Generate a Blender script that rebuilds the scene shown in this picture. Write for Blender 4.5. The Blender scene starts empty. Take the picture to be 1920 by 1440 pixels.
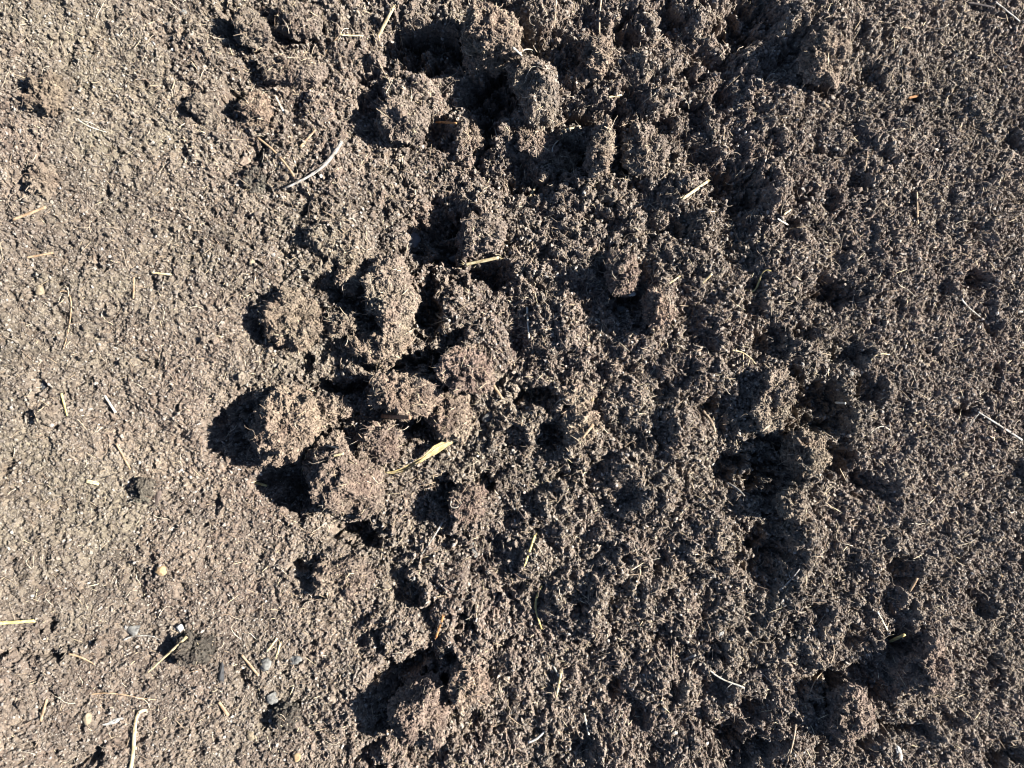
import bpy, math
import numpy as np
from mathutils import Vector

# ------------------------------------------------------------------ camera, world, sun
sc = bpy.context.scene
COL = sc.collection
H = 0.70                     # camera height above the reference level (m)
S = 0.0005                   # metres per photograph pixel at that level
R = math.radians
SUN_EL, SUN_AZ = R(31), R(4)       # azimuth counter-clockwise from +X (light comes from the right)

cam = bpy.data.cameras.new('camera'); cam_o = bpy.data.objects.new('camera', cam); COL.objects.link(cam_o)
cam.sensor_width = 36; cam.lens = 36 * H / 0.96; cam.clip_start = 0.01; cam.clip_end = 200
cam_o.location = (0, 0, H)
cam.dof.use_dof = True; cam.dof.focus_distance = 0.70; cam.dof.aperture_fstop = 2.9
sc.camera = cam_o

world = bpy.data.worlds.new("World"); sc.world = world; world.use_nodes = True
nt = world.node_tree; bg = nt.nodes['Background']
sky = nt.nodes.new('ShaderNodeTexSky'); sky.sky_type = 'NISHITA'; sky.sun_disc = False
sky.air_density = 0.55; sky.dust_density = 0.1; sky.ozone_density = 1.5; sky.sun_elevation = SUN_EL; sky.sun_rotation = R(90) - SUN_AZ
nt.links.new(sky.outputs[0], bg.inputs[0]); bg.inputs[1].default_value = 0.05

sun = bpy.data.lights.new('sun', 'SUN'); sun_o = bpy.data.objects.new('sun', sun); COL.objects.link(sun_o)
sun.energy = 5.0; sun.angle = R(0.5); sun.color = (1.0, 0.965, 0.91)
d = Vector((math.cos(SUN_EL)*math.cos(SUN_AZ), math.cos(SUN_EL)*math.sin(SUN_AZ), math.sin(SUN_EL)))
sun_o.rotation_euler = (-d).to_track_quat('-Z', 'Y').to_euler(); sun_o.location = d * 3
sc.view_settings.view_transform = 'Standard'; sc.view_settings.look = 'None'
sc.view_settings.gamma = 1; sc.view_settings.exposure = 2.6
sc.cycles.max_bounces = 3; sc.cycles.diffuse_bounces = 1; sc.cycles.filter_width = 1.0

rng = np.random.default_rng(7)

# ------------------------------------------------------------------ noise (numpy)
def _h(ix, iy, iz, k):
    n = (ix.astype(np.int64) * 374761393 + iy.astype(np.int64) * 668265263 + iz * 2147483647 + k * 1274126177) & 0xffffffff
    n = ((n ^ (n >> 13)) * 1274126177) & 0xffffffff
    n = ((n ^ (n >> 16)) * 2246822519) & 0xffffffff
    n = (n ^ (n >> 15)) & 0xffffffff
    return (n & 0xffffff).astype(np.float32) / 16777216.0
def vnoise2(x, y, k=0):
    ix = np.floor(x).astype(np.int64); iy = np.floor(y).astype(np.int64)
    fx = (x - ix).astype(np.float32); fy = (y - iy).astype(np.float32)
    fx = fx*fx*(3-2*fx); fy = fy*fy*(3-2*fy)
    a = _h(ix, iy, 0, k); b = _h(ix+1, iy, 0, k); c = _h(ix, iy+1, 0, k); e = _h(ix+1, iy+1, 0, k)
    return (a + (b-a)*fx + (c-a)*fy + (a-b-c+e)*fx*fy) * 2 - 1
def fbm2(x, y, k=0, n=3):
    s = 0; a = 1.0
    for i in range(n):
        s = s + a*vnoise2(x*(2.03**i)+7.3*i, y*(2.03**i)-3.1*i, k+i*17); a *= 0.5
    return s / 1.75
def vnoise3(p, k=0):
    i = np.floor(p).astype(np.int64); f = (p - i).astype(np.float32); f = f*f*(3-2*f)
    r = 0
    for dx in (0, 1):
        for dy in (0, 1):
            for dz in (0, 1):
                w = (f[:,0] if dx else 1-f[:,0])*(f[:,1] if dy else 1-f[:,1])*(f[:,2] if dz else 1-f[:,2])
                r = r + w*_h(i[:,0]+dx, i[:,1]+dy, i[:,2]+dz, k)
    return r*2-1
def domes2(x, y, cell, k, fill=1.0, lo=.35):
    """height (in cell units) of a field of randomly sized rounded lumps"""
    u = x/cell; v = y/cell
    ix = np.floor(u).astype(np.int64); iy = np.floor(v).astype(np.int64)
    out = np.zeros(u.shape, np.float32)
    for dx in (-1, 0, 1):
        for dy in (-1, 0, 1):
            cx, cy = ix+dx, iy+dy
            r = lo + (0.75-lo)*_h(cx, cy, 0, k+3)
            dd = (cx + _h(cx, cy, 0, k+1) - u)**2 + (cy + _h(cx, cy, 0, k+2) - v)**2
            t = 1 - dd/(r*r)
            on = _h(cx, cy, 0, k+4) < fill
            out = np.maximum(out, np.where((t > 0) & on, r*np.sqrt(np.maximum(t, 0)), 0))
    return out
def domes3(p, cell, k, lo=.35, fill=1.0):
    u = p/cell; i = np.floor(u).astype(np.int64)
    out = np.zeros(len(p), np.float32)
    for dx in (-1, 0, 1):
        for dy in (-1, 0, 1):
            for dz in (-1, 0, 1):
                a, b, c = i[:,0]+dx, i[:,1]+dy, i[:,2]+dz
                r = lo + (0.75-lo)*_h(a, b, c, k+3)
                dd = (a+_h(a,b,c,k)-u[:,0])**2 + (b+_h(a,b,c,k+1)-u[:,1])**2 + (c+_h(a,b,c,k+2)-u[:,2])**2
                t = 1 - dd/(r*r)
                out = np.maximum(out, np.where((t > 0) & (_h(a, b, c, k+4) < fill), r*np.sqrt(np.maximum(t, 0)), 0))
    return out
def sstep(a, b, x):
    t = np.clip((x-a)/(b-a), 0, 1); return t*t*(3-2*t)

# ------------------------------------------------------------------ lie of the land (coordinates below are photograph pixels of the reference level)
def base_height(x, y):
    px = x/S + 960; py = 720 - y/S
    bottom = sstep(500, 1500, py)
    left = np.interp(px, [-6000, -900, 0, 250, 480, 650, 800], [0.16, 0.13, 0.068, 0.034, 0.010, 0.0, -0.002])
    left = left * (0.92 + 0.30*bottom)
    right = np.interp(px, [1000, 1250, 1500, 1700, 1920, 2600, 6000], [0, 0.005, 0.012, 0.0145, 0.0135, 0.02, 0.05])
    dip = -0.022*np.exp(-((px-880)/230)**2 - ((py-250)/330)**2) - 0.010*np.exp(-((px-900)/260)**2 - ((py-900)/380)**2)
    return left + right + dip
def rough(px, py):
    """how coarse and broken the soil is: smooth raked bank left, churned middle, open crumb right"""
    edge = 470 - 60*np.sin(py/230.0) + 90*sstep(900, 1440, py) - 120*np.exp(-((py-80)/200)**2)
    a = sstep(edge-130, edge+190, px)
    mid = 1 - 0.62*sstep(1250, 1780, px)
    return a*mid + 0.20*(1-sstep(-200, 230, px))*(0.4+0.6*np.sin(py/97.0)**2)
def to_xy(px, py, hf):
    """ground point that the camera sees at a photograph pixel"""
    X = (px-960)*S; Y = (720-py)*S; x, y = X, Y
    for _ in range(6):
        z = hf(x, y); x = X*(H-z)/H; y = Y*(H-z)/H
    return float(x), float(y), float(z)
bh = lambda x, y: float(base_height(np.array(x), np.array(y)))

# hollows: px, py, half width, half height, depth factor
PITS = [
 (800,95,72,36,.8),(690,175,22,62,1),(930,165,50,45,1.1),(905,245,26,50,1.5),(815,245,30,30,.7),(820,440,48,50,1),(765,470,22,25,.6),
 (1075,285,34,28,1),(1165,275,24,38,1),(1065,105,22,24,1),(1120,215,55,16,.6),(1400,35,48,38,1.1),(1490,98,25,30,1),(1532,150,24,20,1),
 (1380,350,46,44,1),(1345,110,34,20,.7),(1295,210,25,30,.8),(1600,80,17,20,1),(1632,150,18,20,1),(1650,290,16,18,1),(1618,338,20,16,1),
 (1562,362,14,16,1),(1500,370,18,16,1),(1565,398,14,12,1),(1482,430,20,18,.9),(1392,438,22,16,.9),(1820,428,14,14,1),(1890,262,16,16,1),
 (1845,145,12,10,1),(1780,140,10,10,1),(1355,200,24,24,.8),(1280,430,26,26,.8),(1135,400,34,24,.6),(985,320,22,22,.8),(1010,345,60,14,.5),
 (435,50,18,34,.9),(538,58,20,26,.9),(440,198,18,24,1),(356,196,10,14,1),(60,335,14,22,1),(112,103,14,10,1),(430,95,20,8,.8),
 (155,495,7,13,1),(185,498,6,14,1),(72,728,7,18,1),(190,682,8,12,1),(275,680,10,12,.9),
 (610,590,14,14,.8),(665,585,26,26,.9),(790,560,32,75,1.1),(620,555,20,14,.8),(480,620,18,14,.8),(565,680,20,14,.8),(640,728,60,16,.6),
 (790,685,50,18,.8),(785,790,24,40,1),(440,800,44,56,.42),(555,905,48,46,.6),(920,510,36,20,.9),(1000,745,40,20,.9),(1035,815,26,24,.9),
 (1185,572,30,32,.8),(900,910,26,18,.9),(850,930,28,24,.8),(670,1008,42,22,1),(575,1062,24,26,.9),(840,1030,20,30,.6),(745,1100,18,24,.8),
 (1560,545,44,22,1),(1415,560,18,34,.8),(1450,645,30,24,.9),(1520,620,24,14,.8),(1592,660,28,22,1),(1632,732,24,22,1),(1530,770,48,52,1.1),(1490,720,28,22,.9),
 (1570,855,24,26,.9),(1608,905,30,16,1),(1655,918,20,18,1),(1425,890,62,34,1.0),(1480,830,50,10,.6),(1335,770,24,26,.9),(1370,800,20,20,.8),
 (1830,525,24,14,1),(1768,548,16,16,.9),(1845,572,16,26,1),(1858,610,16,16,.8),(1810,772,28,8,.9),(1900,882,20,20,1),(1660,440,12,12,.8),
 (1440,1045,42,48,1.1),(1450,985,30,24,.7),(1530,1155,22,24,.8),(1615,1150,18,16,.8),(1690,1078,26,26,1),(1682,1140,20,26,1),(1740,1100,12,12,.9),
 (1845,1130,18,22,.9),(1600,1195,26,16,.9),(1700,1215,34,28,.9),(1550,1290,54,34,.75),(1635,1275,36,34,.8),(1345,1290,22,18,.8),(1412,1330,34,18,.8),
 (1375,1400,52,34,.7),(1862,1248,18,20,1),(1865,1300,14,26,1),(1690,1365,40,12,.8),(1345,1225,24,14,.7),(1745,1210,14,14,.8),(1880,1420,34,14,.8),
 (1090,1132,18,20,1),(1227,1125,15,11,1),(870,1180,22,32,.8),(770,1110,22,22,.8),(955,1208,12,10,1),(935,1235,10,22,1),(1240,1200,20,26,.8),
 (735,1320,38,60,.6),(775,1252,46,22,.8),(838,1300,18,38,1),(884,1375,14,36,1),(825,1240,30,20,.8),(712,1190,12,26,.8),(700,1420,20,26,.8),(1100,1400,16,20,.8),
 (160,1425,32,14,.9),(240,1400,8,24,.9),(90,1168,14,12,.8),(22,1065,10,18,.8),(500,1345,12,26,.9),(455,1280,10,18,.8),(60,1225,50,8,.5),(10,880,10,14,.8),
 (400,940,12,8,.7),(1290,700,16,20,.7),(1240,830,22,26,.6),(1120,690,18,16,.6),(1060,880,20,14,.6),(960,640,18,18,.6),(1330,640,18,16,.7),(560,780,14,22,.7),
 (1180,930,20,24,.6),(1010,960,14,16,.6),(1130,1040,20,14,.5),(1320,1010,16,16,.6),(1110,1230,14,20,.6),(1300,1080,20,14,.6),(960,1110,16,20,.6),(1200,1350,18,14,.6),
 (1180,60,30,24,.8),(1260,40,28,24,.8),(1230,230,26,20,.8),(1180,190,24,16,.7),(1290,140,24,20,.8),(1320,300,24,20,.7),(1200,330,20,18,.6),(845,640,24,24,.8),(850,520,22,18,.8),
 (1300,600,14,18,.6),(1010,480,20,14,.6),(960,820,22,18,.6),(1110,880,18,18,.6),(1250,740,18,16,.6),(1600,1050,20,18,.7),(1580,480,18,14,.7),(1320,1150,18,16,.7),(1150,1290,20,14,.6),(1260,1300,16,20,.6),(1500,1240,22,18,.7),(1460,1180,16,14,.7),(1620,1400,24,16,.8),(1790,1350,22,12,.7),
 (1740,640,12,12,.7),(1700,760,16,12,.7),(1780,980,14,14,.7),(1660,1010,14,12,.7),(1790,330,10,12,.8),(1700,480,12,12,.7),(1880,700,12,12,.7),(1440,250,20,14,.7)]
# rounded rises of the ground itself: px, py, rx, ry, height (px)
BUMPS = [
 (725,115,26,22,18),(760,165,42,28,26),(800,175,22,40,18),(1010,40,30,42,30),(1050,30,20,40,12),(1012,180,30,56,60),(880,270,30,34,24),(990,228,24,24,16),
 (1120,380,48,34,20),(1085,145,22,18,14),(1240,560,20,40,20),(1550,70,70,75,34),(1660,60,40,60,12),(85,160,30,34,10),(560,130,42,30,16),(470,52,32,26,20),
 (530,20,40,16,16),(430,120,34,26,10),(700,650,52,26,24),(655,600,46,30,20),(760,730,64,30,26),(690,800,40,40,18),(1170,510,26,38,20),(1450,740,48,60,12),
 (1490,940,24,24,18),(1520,990,20,50,12),(640,1080,70,50,16),(330,1040,50,46,8),(600,350,50,40,8),(640,440,50,40,10),(780,385,30,24,14),(920,620,50,60,12),
 (1060,640,70,60,10),(1260,930,40,50,14),(1350,560,40,60,10),(1690,60,30,60,10),(1720,1240,40,50,14),(1500,1330,60,30,14),(1590,1340,30,60,18),(1400,1230,60,16,10),
 (1490,1390,40,30,14),(880,1290,34,42,24),(740,1180,60,26,10),(1310,480,50,30,10),(1440,500,40,30,12),(840,560,50,30,16),(880,590,40,30,10),(870,380,30,26,12),
 (940,385,40,24,12),(1330,240,36,30,14),(1250,180,40,20,12),(1200,120,30,30,12),(1130,180,40,20,10),(1410,160,40,30,16),(1420,230,60,40,12),(560,930,12,12,6),
 (330,225,30,20,6),(180,1000,80,40,6),(140,880,50,40,6)]

STEP = 0.0007
def build_height(x, y):
    """x, y: 2-D arrays (m)"""
    px = x/S + 960; py = 720 - y/S
    # where features of the raised banks stand once perspective is allowed for
    rg = rough(px, py)
    wx = x + 0.0060*fbm2(x/0.022, y/0.022, 11) + 0.0022*fbm2(x/0.006, y/0.006, 15, 2)
    wy = y + 0.0060*fbm2(x/0.022+40, y/0.022, 12) + 0.0022*fbm2(x/0.006, y/0.006+9, 16, 2)
    z = base_height(x, y) + 0.004*fbm2(x/0.16, y/0.16, 5)
    cx = (np.abs(x) < 0.62) & (np.abs(y) < 0.5)
    for (bx, by, rx, ry, h) in BUMPS:
        X, Y, _ = to_xy(bx, by, bh)
        m = (np.abs(x-X) < 2.2*rx*S+.01) & (np.abs(y-Y) < 2.2*ry*S+.01)
        t = ((wx[m]-X)/(rx*S))**2 + ((wy[m]-Y)/(ry*S))**2
        z[m] += h*S*np.clip(1-t*0.62, 0, 1)**0.8
    pit = np.zeros_like(z); rim = np.zeros_like(z)
    vx = x + 0.009*fbm2(x/0.012, y/0.012, 51, 3) + .0045*fbm2(x/.0042, y/.0042, 53, 2); vy = y + 0.009*fbm2(x/0.012+40, y/0.012, 52, 3) + .0045*fbm2(x/.0042, y/.0042+30, 54, 2)
    for (bx, by, rx, ry, f) in PITS:
        X, Y, _ = to_xy(bx, by, bh)
        m = (np.abs(x-X) < 2*rx*S+.008) & (np.abs(y-Y) < 2*ry*S+.008)
        t = ((vx[m]-X)/(rx*S*1.12))**2 + ((vy[m]-Y)/(ry*S*1.12))**2
        dep = f*1.8*rx*S*(.92 if bx < 1300 else .70 if rx > 22 else .55)
        pit[m] = np.maximum(pit[m], dep*np.exp(-t**2.6*0.7))
        if rx >= 16:          # lip added on the sunward side to throw the hollow into shade
            t = ((vx[m]-X-1.35*rx*S)/(.8*rx*S))**2 + ((vy[m]-Y)/(1.0*ry*S))**2; rim[m] = np.maximum(rim[m], .42*min(rx, 40)*S*np.clip(1-t*.6, 0, 1)**.8)
    z += rim
    isl = 0.66 + 0.85*fbm2(vx/0.010, vy/0.010, 55, 3); z -= pit*np.clip(isl, .10, 1.2)
    # broken aggregates, coarse to fine
    rr = rg
    var = 0.55 + 0.45*fbm2(x/0.05, y/0.05, 77, 2)
    fo = (1-sstep(.60, .72, np.abs(x)))*(1-sstep(.47, .59, np.abs(y)))      # finest relief only where the sheet is fine enough to carry it
    w2x = wx + 0.0022*fbm2(x/0.0050, y/0.0050, 21, 3); w2y = wy + 0.0022*fbm2(x/0.0050+9, y/0.0050, 22, 3)
    z += 0.050*0.30*domes2(w2x, w2y, 0.050, 100, .6)*rr
    z += 0.024*(0.06+0.50*rr)*domes2(w2x, w2y, 0.024, 200, .5)*(.1+.9*var)
    z0 = z.copy()
    z += 0.011*(0.10+0.42*rr)*domes2(w2x, w2y, 0.011, 300, .5)*(.2+.8*var)
    bil_ = lambda c, k: 1-np.abs(vnoise2(w2x/c, w2y/c, k))*2
    z += (0.0005+0.0019*rr)*bil_(0.0075, 61) + (0.0005+0.0013*rr)*bil_(0.0038, 62) + (0.0009+0.0008*rr)*vnoise2(w2x/0.0020, w2y/0.0020, 63) + (.0004+.0006*rr)*(_h(np.floor(x/STEP).astype(np.int64), np.floor(y/STEP).astype(np.int64), 0, 64)-.5)
    z += rr*0.006*np.clip(fbm2(w2x/0.017, w2y/0.017, 66, 4)-.05, 0, 1)
    z += 0.0030*(0.36+0.10*rr)*domes2(w2x, w2y, 0.0030, 500, .65)
    und = fbm2(wx/0.030, wy/0.030, 81, 3)
    z += (1-rr)*(0.0034*und + 0.0026*np.clip(fbm2(wx/0.013, wy/0.013, 83, 2), 0, 1)) + 0.0030*(1-rr)*domes2(w2x, w2y, 0.009, 350, .22)
    crack = np.clip(1-np.abs(fbm2(wx/0.035, wy/0.025, 91, 3))*16, 0, 1)*(fbm2(x/0.06, y/0.06, 92, 2) > .12)
    z -= 0.0022*crack*(1-rr)
    z -= 0.0100*0.55*domes2(w2x, w2y, 0.0090, 700, .08) + 0.0046*.80*domes2(w2x, w2y, 0.0046, 710, .14+.10*rr) + 0.0026*.9*domes2(x, y, 0.0026, 720, .26+.04*rr)
    z = z0 + (z-z0)*fo
    return z - 0.010*rr

def axis(half, step, far):
    core = np.arange(0, half, step); a = list(core); s = step
    while a[-1] < far:
        s *= 1.05; a.append(a[-1]+s)
    a = np.array(a); return np.concatenate([-a[:0:-1], a])
gx = axis(0.60, STEP, 12.0); gy = axis(0.47, STEP, 12.0)
GX, GY = np.meshgrid(gx, gy)
GZ = build_height(GX, GY)
NX, NY = len(gx), len(gy)
def bil(F, x, y):
    x = np.asarray(x, float); y = np.asarray(y, float)
    i = np.clip(np.searchsorted(gx, x)-1, 0, NX-2); j = np.clip(np.searchsorted(gy, y)-1, 0, NY-2)
    fx = (x-gx[i])/(gx[i+1]-gx[i]); fy = (y-gy[j])/(gy[j+1]-gy[j])
    return F[j,i]*(1-fx)*(1-fy)+F[j,i+1]*fx*(1-fy)+F[j+1,i]*(1-fx)*fy+F[j+1,i+1]*fx*fy

# ------------------------------------------------------------------ materials
def new_mat(name):
    m = bpy.data.materials.new(name); m.use_nodes = True
    return m, m.node_tree, m.node_tree.nodes['Principled BSDF']
def N(t, typ, **kw):
    n = t.nodes.new(typ)
    for k, v in kw.items():
        if hasattr(n, k): setattr(n, k, v)
    return n
def ramp(t, fac, stops):
    r = N(t, 'ShaderNodeValToRGB'); e = r.color_ramp.elements
    while len(e) < len(stops): e.new(0.5)
    for q, (p, c) in zip(e, stops): q.position = p; q.color = (*c, 1)
    t.links.new(fac, r.inputs[0]); return r.outputs[0]
def mix(t, mode, fac, a, b):
    m = N(t, 'ShaderNodeMix', data_type='RGBA', blend_type=mode)
    for i, v in ((0, fac), (6, a), (7, b)):
        if isinstance(v, (int, float)): m.inputs[i].default_value = v
        elif isinstance(v, tuple): m.inputs[i].default_value = (*v, 1)
        else: t.links.new(v, m.inputs[i])
    return m.outputs[2]
def soil_colour(t, tint=(1, 1, 1)):
    """dry peaty garden soil: tan, grey brown and reddish patches, individual grains"""
    geo = N(t, 'ShaderNodeNewGeometry'); P = geo.outputs['Position']
    def noise(scale, detail=3, rough=.6):
        n = N(t, 'ShaderNodeTexNoise'); n.inputs['Scale'].default_value = scale; n.inputs['Detail'].default_value = detail
        n.inputs['Roughness'].default_value = rough; t.links.new(P, n.inputs['Vector']); return n.outputs['Fac']
    c = ramp(t, noise(14, 4), [(.30, (.125,.100,.080)), (.46, (.160,.129,.103)), (.58, (.182,.148,.116)), (.72, (.205,.168,.128))])
    c2 = ramp(t, noise(42, 3), [(.34, (.90,.84,.82)), (.5, (1, 1, 1)), (.66, (.98,1.0,.98))])
    c = mix(t, 'MULTIPLY', 0.8, c, c2)
    v = N(t, 'ShaderNodeTexVoronoi'); v.inputs['Scale'].default_value = 420; t.links.new(P, v.inputs['Vector'])
    sep = N(t, 'ShaderNodeSeparateColor'); t.links.new(v.outputs['Color'], sep.inputs[0])
    g = ramp(t, sep.outputs[0], [(0, (.38,.36,.36)), (.22, (.78,.75,.73)), (.6, (1.02,1, .98)), (.9, (1.25,1.22,1.18)), (1, (1.55,1.52,1.46))])
    c = mix(t, 'MULTIPLY', 0.85, c, g)
    # yellower bank; colour lifted towards the right to stand in for sunlit crumb
    sx = N(t, 'ShaderNodeSeparateXYZ'); t.links.new(P, sx.inputs[0])
    add = N(t, 'ShaderNodeMath', operation='MULTIPLY_ADD'); t.links.new(noise(9, 3), add.inputs[0]); add.inputs[1].default_value = 0.35
    t.links.new(sx.outputs[0], add.inputs[2])
    mr = N(t, 'ShaderNodeMapRange'); mr.inputs[1].default_value = -0.10; mr.inputs[2].default_value = 0.14; t.links.new(add.outputs[0], mr.inputs[0])
    dry = ramp(t, mr.outputs[0], [(0, (.98,.97,.925)), (1, (1.28,1.25,1.23))])  # bank tone at the left end, painted-in sunlight at the right end
    c = mix(t, 'MULTIPLY', 1.0, c, ramp(t, noise(5.5, 3), [(.36, (1.03,.985,.985)), (.50, (1, 1, 1)), (.64, (.94,.975,.94))]))
    c = mix(t, 'MULTIPLY', 1.0, c, ramp(t, noise(24, 4, .7), [(.34, (.62,.62,.64)), (.46, (1, 1, 1)), (.66, (1.0,1,1)), (.76, (1.22,1.20,1.14))]))
    c = mix(t, 'MULTIPLY', 1.0, c, dry); c = mix(t, 'MULTIPLY', 1.0, c, (.535,.545,.568))
    c = mix(t, 'MULTIPLY', 1.0, c, tint)
    return c, P
def soil_material(name, tint=(1, 1, 1), bump=True):
    m, t, b = new_mat(name); c, P = soil_colour(t, tint)
    t.links.new(c, b.inputs['Base Color']); b.inputs['Roughness'].default_value = 0.95
    b.inputs['Specular IOR Level'].default_value = 0.15
    if bump:
        n = N(t, 'ShaderNodeTexNoise'); n.inputs['Scale'].default_value = 900; n.inputs['Detail'].default_value = 2; t.links.new(P, n.inputs['Vector'])
        bp = N(t, 'ShaderNodeBump'); bp.inputs['Distance'].default_value = 0.0009; bp.inputs['Strength'].default_value = 0.9
        t.links.new(n.outputs['Fac'], bp.inputs['Height']); t.links.new(bp.outputs[0], b.inputs['Normal'])
    return m
M_SOIL = soil_material('soil')
M_CLOD = {'brown': soil_material('clod_soil', (1.08, 1.06, 1.05)), 'tan': soil_material('clod_tan', (1.20, 1.16, 1.10)),
          'grey': soil_material('clod_grey', (.98, 1.0, 1.02)), 'red': soil_material('clod_red', (1.06, 1.0, .99)),
          'dark': soil_material('clod_dark', (.55, .60, .62)), 'pale': soil_material('clod_pale', (1.3, 1.27, 1.18))}
AK = 0.72
def tinted(name, stops, soilish=0.0, rough_=0.9):
    """colour from the 'tint' attribute of each instance"""
    m, t, b = new_mat(name)
    a = N(t, 'ShaderNodeAttribute', attribute_name='tint', attribute_type='INSTANCER')
    c = ramp(t, a.outputs['Fac'], [(p, tuple(v*AK for v in q)) for p, q in stops])
    if soilish:
        s, _ = soil_colour(t); c = mix(t, 'MIX', soilish, c, s)
    t.links.new(c, b.inputs['Base Color']); b.inputs['Roughness'].default_value = rough_; b.inputs['Specular IOR Level'].default_value = 0.2
    return m
M_CRUMB = tinted('crumb', [(0, (.012,.011,.011)), (.20, (.050,.040,.034)), (.42, (.122,.102,.086)), (.70, (.180,.152,.126)), (.94, (.27,.235,.195)), (1, (.38,.355,.32))], 0.35)
M_FIBRE = tinted('fibre', [(0, (.05,.040,.032)), (.35, (.14,.11,.085)), (.75, (.28,.225,.165)), (1, (.52,.45,.34))])
M_SPLINTER = tinted('splinter', [(0, (.022,.020,.020)), (.35, (.09,.062,.045)), (.7, (.21,.155,.108)), (.92, (.34,.27,.18)), (1, (.56,.47,.31))])
def stalk_material(name, a, b_, stretch=60, rough_=.7):
    m, t, b = new_mat(name); tc = N(t, 'ShaderNodeTexCoord')
    n = N(t, 'ShaderNodeTexNoise'); n.inputs['Scale'].default_value = 1.0; n.inputs['Detail'].default_value = 4
    mp = N(t, 'ShaderNodeMapping'); mp.inputs['Scale'].default_value = (stretch, 1400, 1400); t.links.new(tc.outputs['Object'], mp.inputs[0]); t.links.new(mp.outputs[0], n.inputs['Vector'])
    c = ramp(t, n.outputs['Fac'], [(.3, a), (.62, b_)])
    n2 = N(t, 'ShaderNodeTexNoise'); n2.inputs['Scale'].default_value = 260; t.links.new(tc.outputs['Object'], n2.inputs['Vector'])
    c = mix(t, 'MULTIPLY', .7, c, ramp(t, n2.outputs['Fac'], [(.36, (.50,.43,.36)), (.52, (1, 1, 1))]))
    c = mix(t, 'MULTIPLY', 1.0, c, (.52, .50, .48))
    t.links.new(c, b.inputs['Base Color']); b.inputs['Roughness'].default_value = rough_; b.inputs['Specular IOR Level'].default_value = 0.25
    bp = N(t, 'ShaderNodeBump'); bp.inputs['Distance'].default_value = .0004; bp.inputs['Strength'].default_value = .6
    t.links.new(n.outputs['Fac'], bp.inputs['Height']); t.links.new(bp.outputs[0], b.inputs['Normal'])
    return m
M_ST = {'straw': stalk_material('straw', (.42,.34,.18), (.66,.58,.38)), 'yellow': stalk_material('yellow_straw', (.46,.37,.13), (.68,.58,.27)),
        'pale': stalk_material('pale_straw', (.50,.47,.38), (.72,.69,.58)), 'tan': stalk_material('tan_straw', (.26,.18,.11), (.42,.31,.20)),
        'orange': stalk_material('orange_stalk', (.34,.16,.06), (.52,.28,.12)), 'brown': stalk_material('brown_stalk', (.20,.11,.07), (.36,.22,.14)),
        'grey': stalk_material('grey_wood', (.15,.145,.135), (.42,.41,.38)), 'white': stalk_material('white_chip', (.40,.40,.38), (.66,.65,.62)),
        'leaf': stalk_material('dry_leaf', (.26,.19,.09), (.62,.52,.26), 40), 'root': stalk_material('root_bark', (.25,.19,.13), (.46,.37,.27)), 'dark': stalk_material('dark_wood', (.035,.03,.03), (.11,.09,.08))}
def stone_material(name, a, b_):
    m, t, b = new_mat(name); tc = N(t, 'ShaderNodeTexCoord')
    n = N(t, 'ShaderNodeTexNoise'); n.inputs['Scale'].default_value = 300; n.inputs['Detail'].default_value = 5; t.links.new(tc.outputs['Object'], n.inputs['Vector'])
    c = mix(t, 'MULTIPLY', 1.0, ramp(t, n.outputs['Fac'], [(.35, a), (.65, b_)]), (.27, .26, .245))
    t.links.new(c, b.inputs['Base Color']); b.inputs['Roughness'].default_value = .85
    bp = N(t, 'ShaderNodeBump'); bp.inputs['Distance'].default_value = .0006; t.links.new(n.outputs['Fac'], bp.inputs['Height']); t.links.new(bp.outputs[0], b.inputs['Normal'])
    return m
M_PB = {'grey': stone_material('grey_stone', (.16,.16,.155), (.36,.36,.34)), 'slate': stone_material('slate_stone', (.07,.075,.085), (.15,.16,.18)),
        'tan': stone_material('tan_stone', (.32,.25,.16), (.50,.41,.28)), 'orange': stone_material('orange_stone', (.46,.29,.13), (.68,.50,.28)),
        'white': stone_material('white_stone', (.45,.45,.43), (.78,.78,.76)), 'pink': stone_material('pink_stone', (.34,.25,.19), (.52,.40,.31)),
        'brown': stone_material('brown_stone', (.12,.085,.07), (.22,.16,.13)), 'char': stone_material('charcoal', (.018,.018,.02), (.06,.06,.065))}

# ------------------------------------------------------------------ mesh helpers
def mesh_from(name, V, F, mat=None, smooth=True):
    """F: (n,3) or (n,4) int array"""
    me = bpy.data.meshes.new(name); F = np.asarray(F, np.int32); V = np.asarray(V, np.float32); k = F.shape[1]
    me.vertices.add(len(V)); me.vertices.foreach_set('co', V.ravel())
    me.loops.add(F.size); me.loops.foreach_set('vertex_index', F.ravel())
    me.polygons.add(len(F)); me.polygons.foreach_set('loop_start', np.arange(len(F), dtype=np.int32)*k)
    me.polygons.foreach_set('use_smooth', np.broadcast_to(smooth, len(F)).astype(bool))
    me.update(calc_edges=True)
    if mat: me.materials.append(mat)
    return me
def link(name, me, loc=(0, 0, 0), parent=None, **props):
    o = bpy.data.objects.new(name, me); COL.objects.link(o)
    if parent is None: o.location = loc
    else: o.parent = parent
    for k, v in props.items(): o[k] = v
    return o
def ico(sub):
    import bmesh
    b = bmesh.new(); bmesh.ops.create_icosphere(b, subdivisions=sub, radius=1)
    V = np.array([v.co[:] for v in b.verts]); F = np.array([[v.index for v in f.verts] for f in b.faces]); b.free(); return V, F
ICO = {s: ico(s) for s in (1, 2, 3, 4, 5, 6)}

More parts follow.
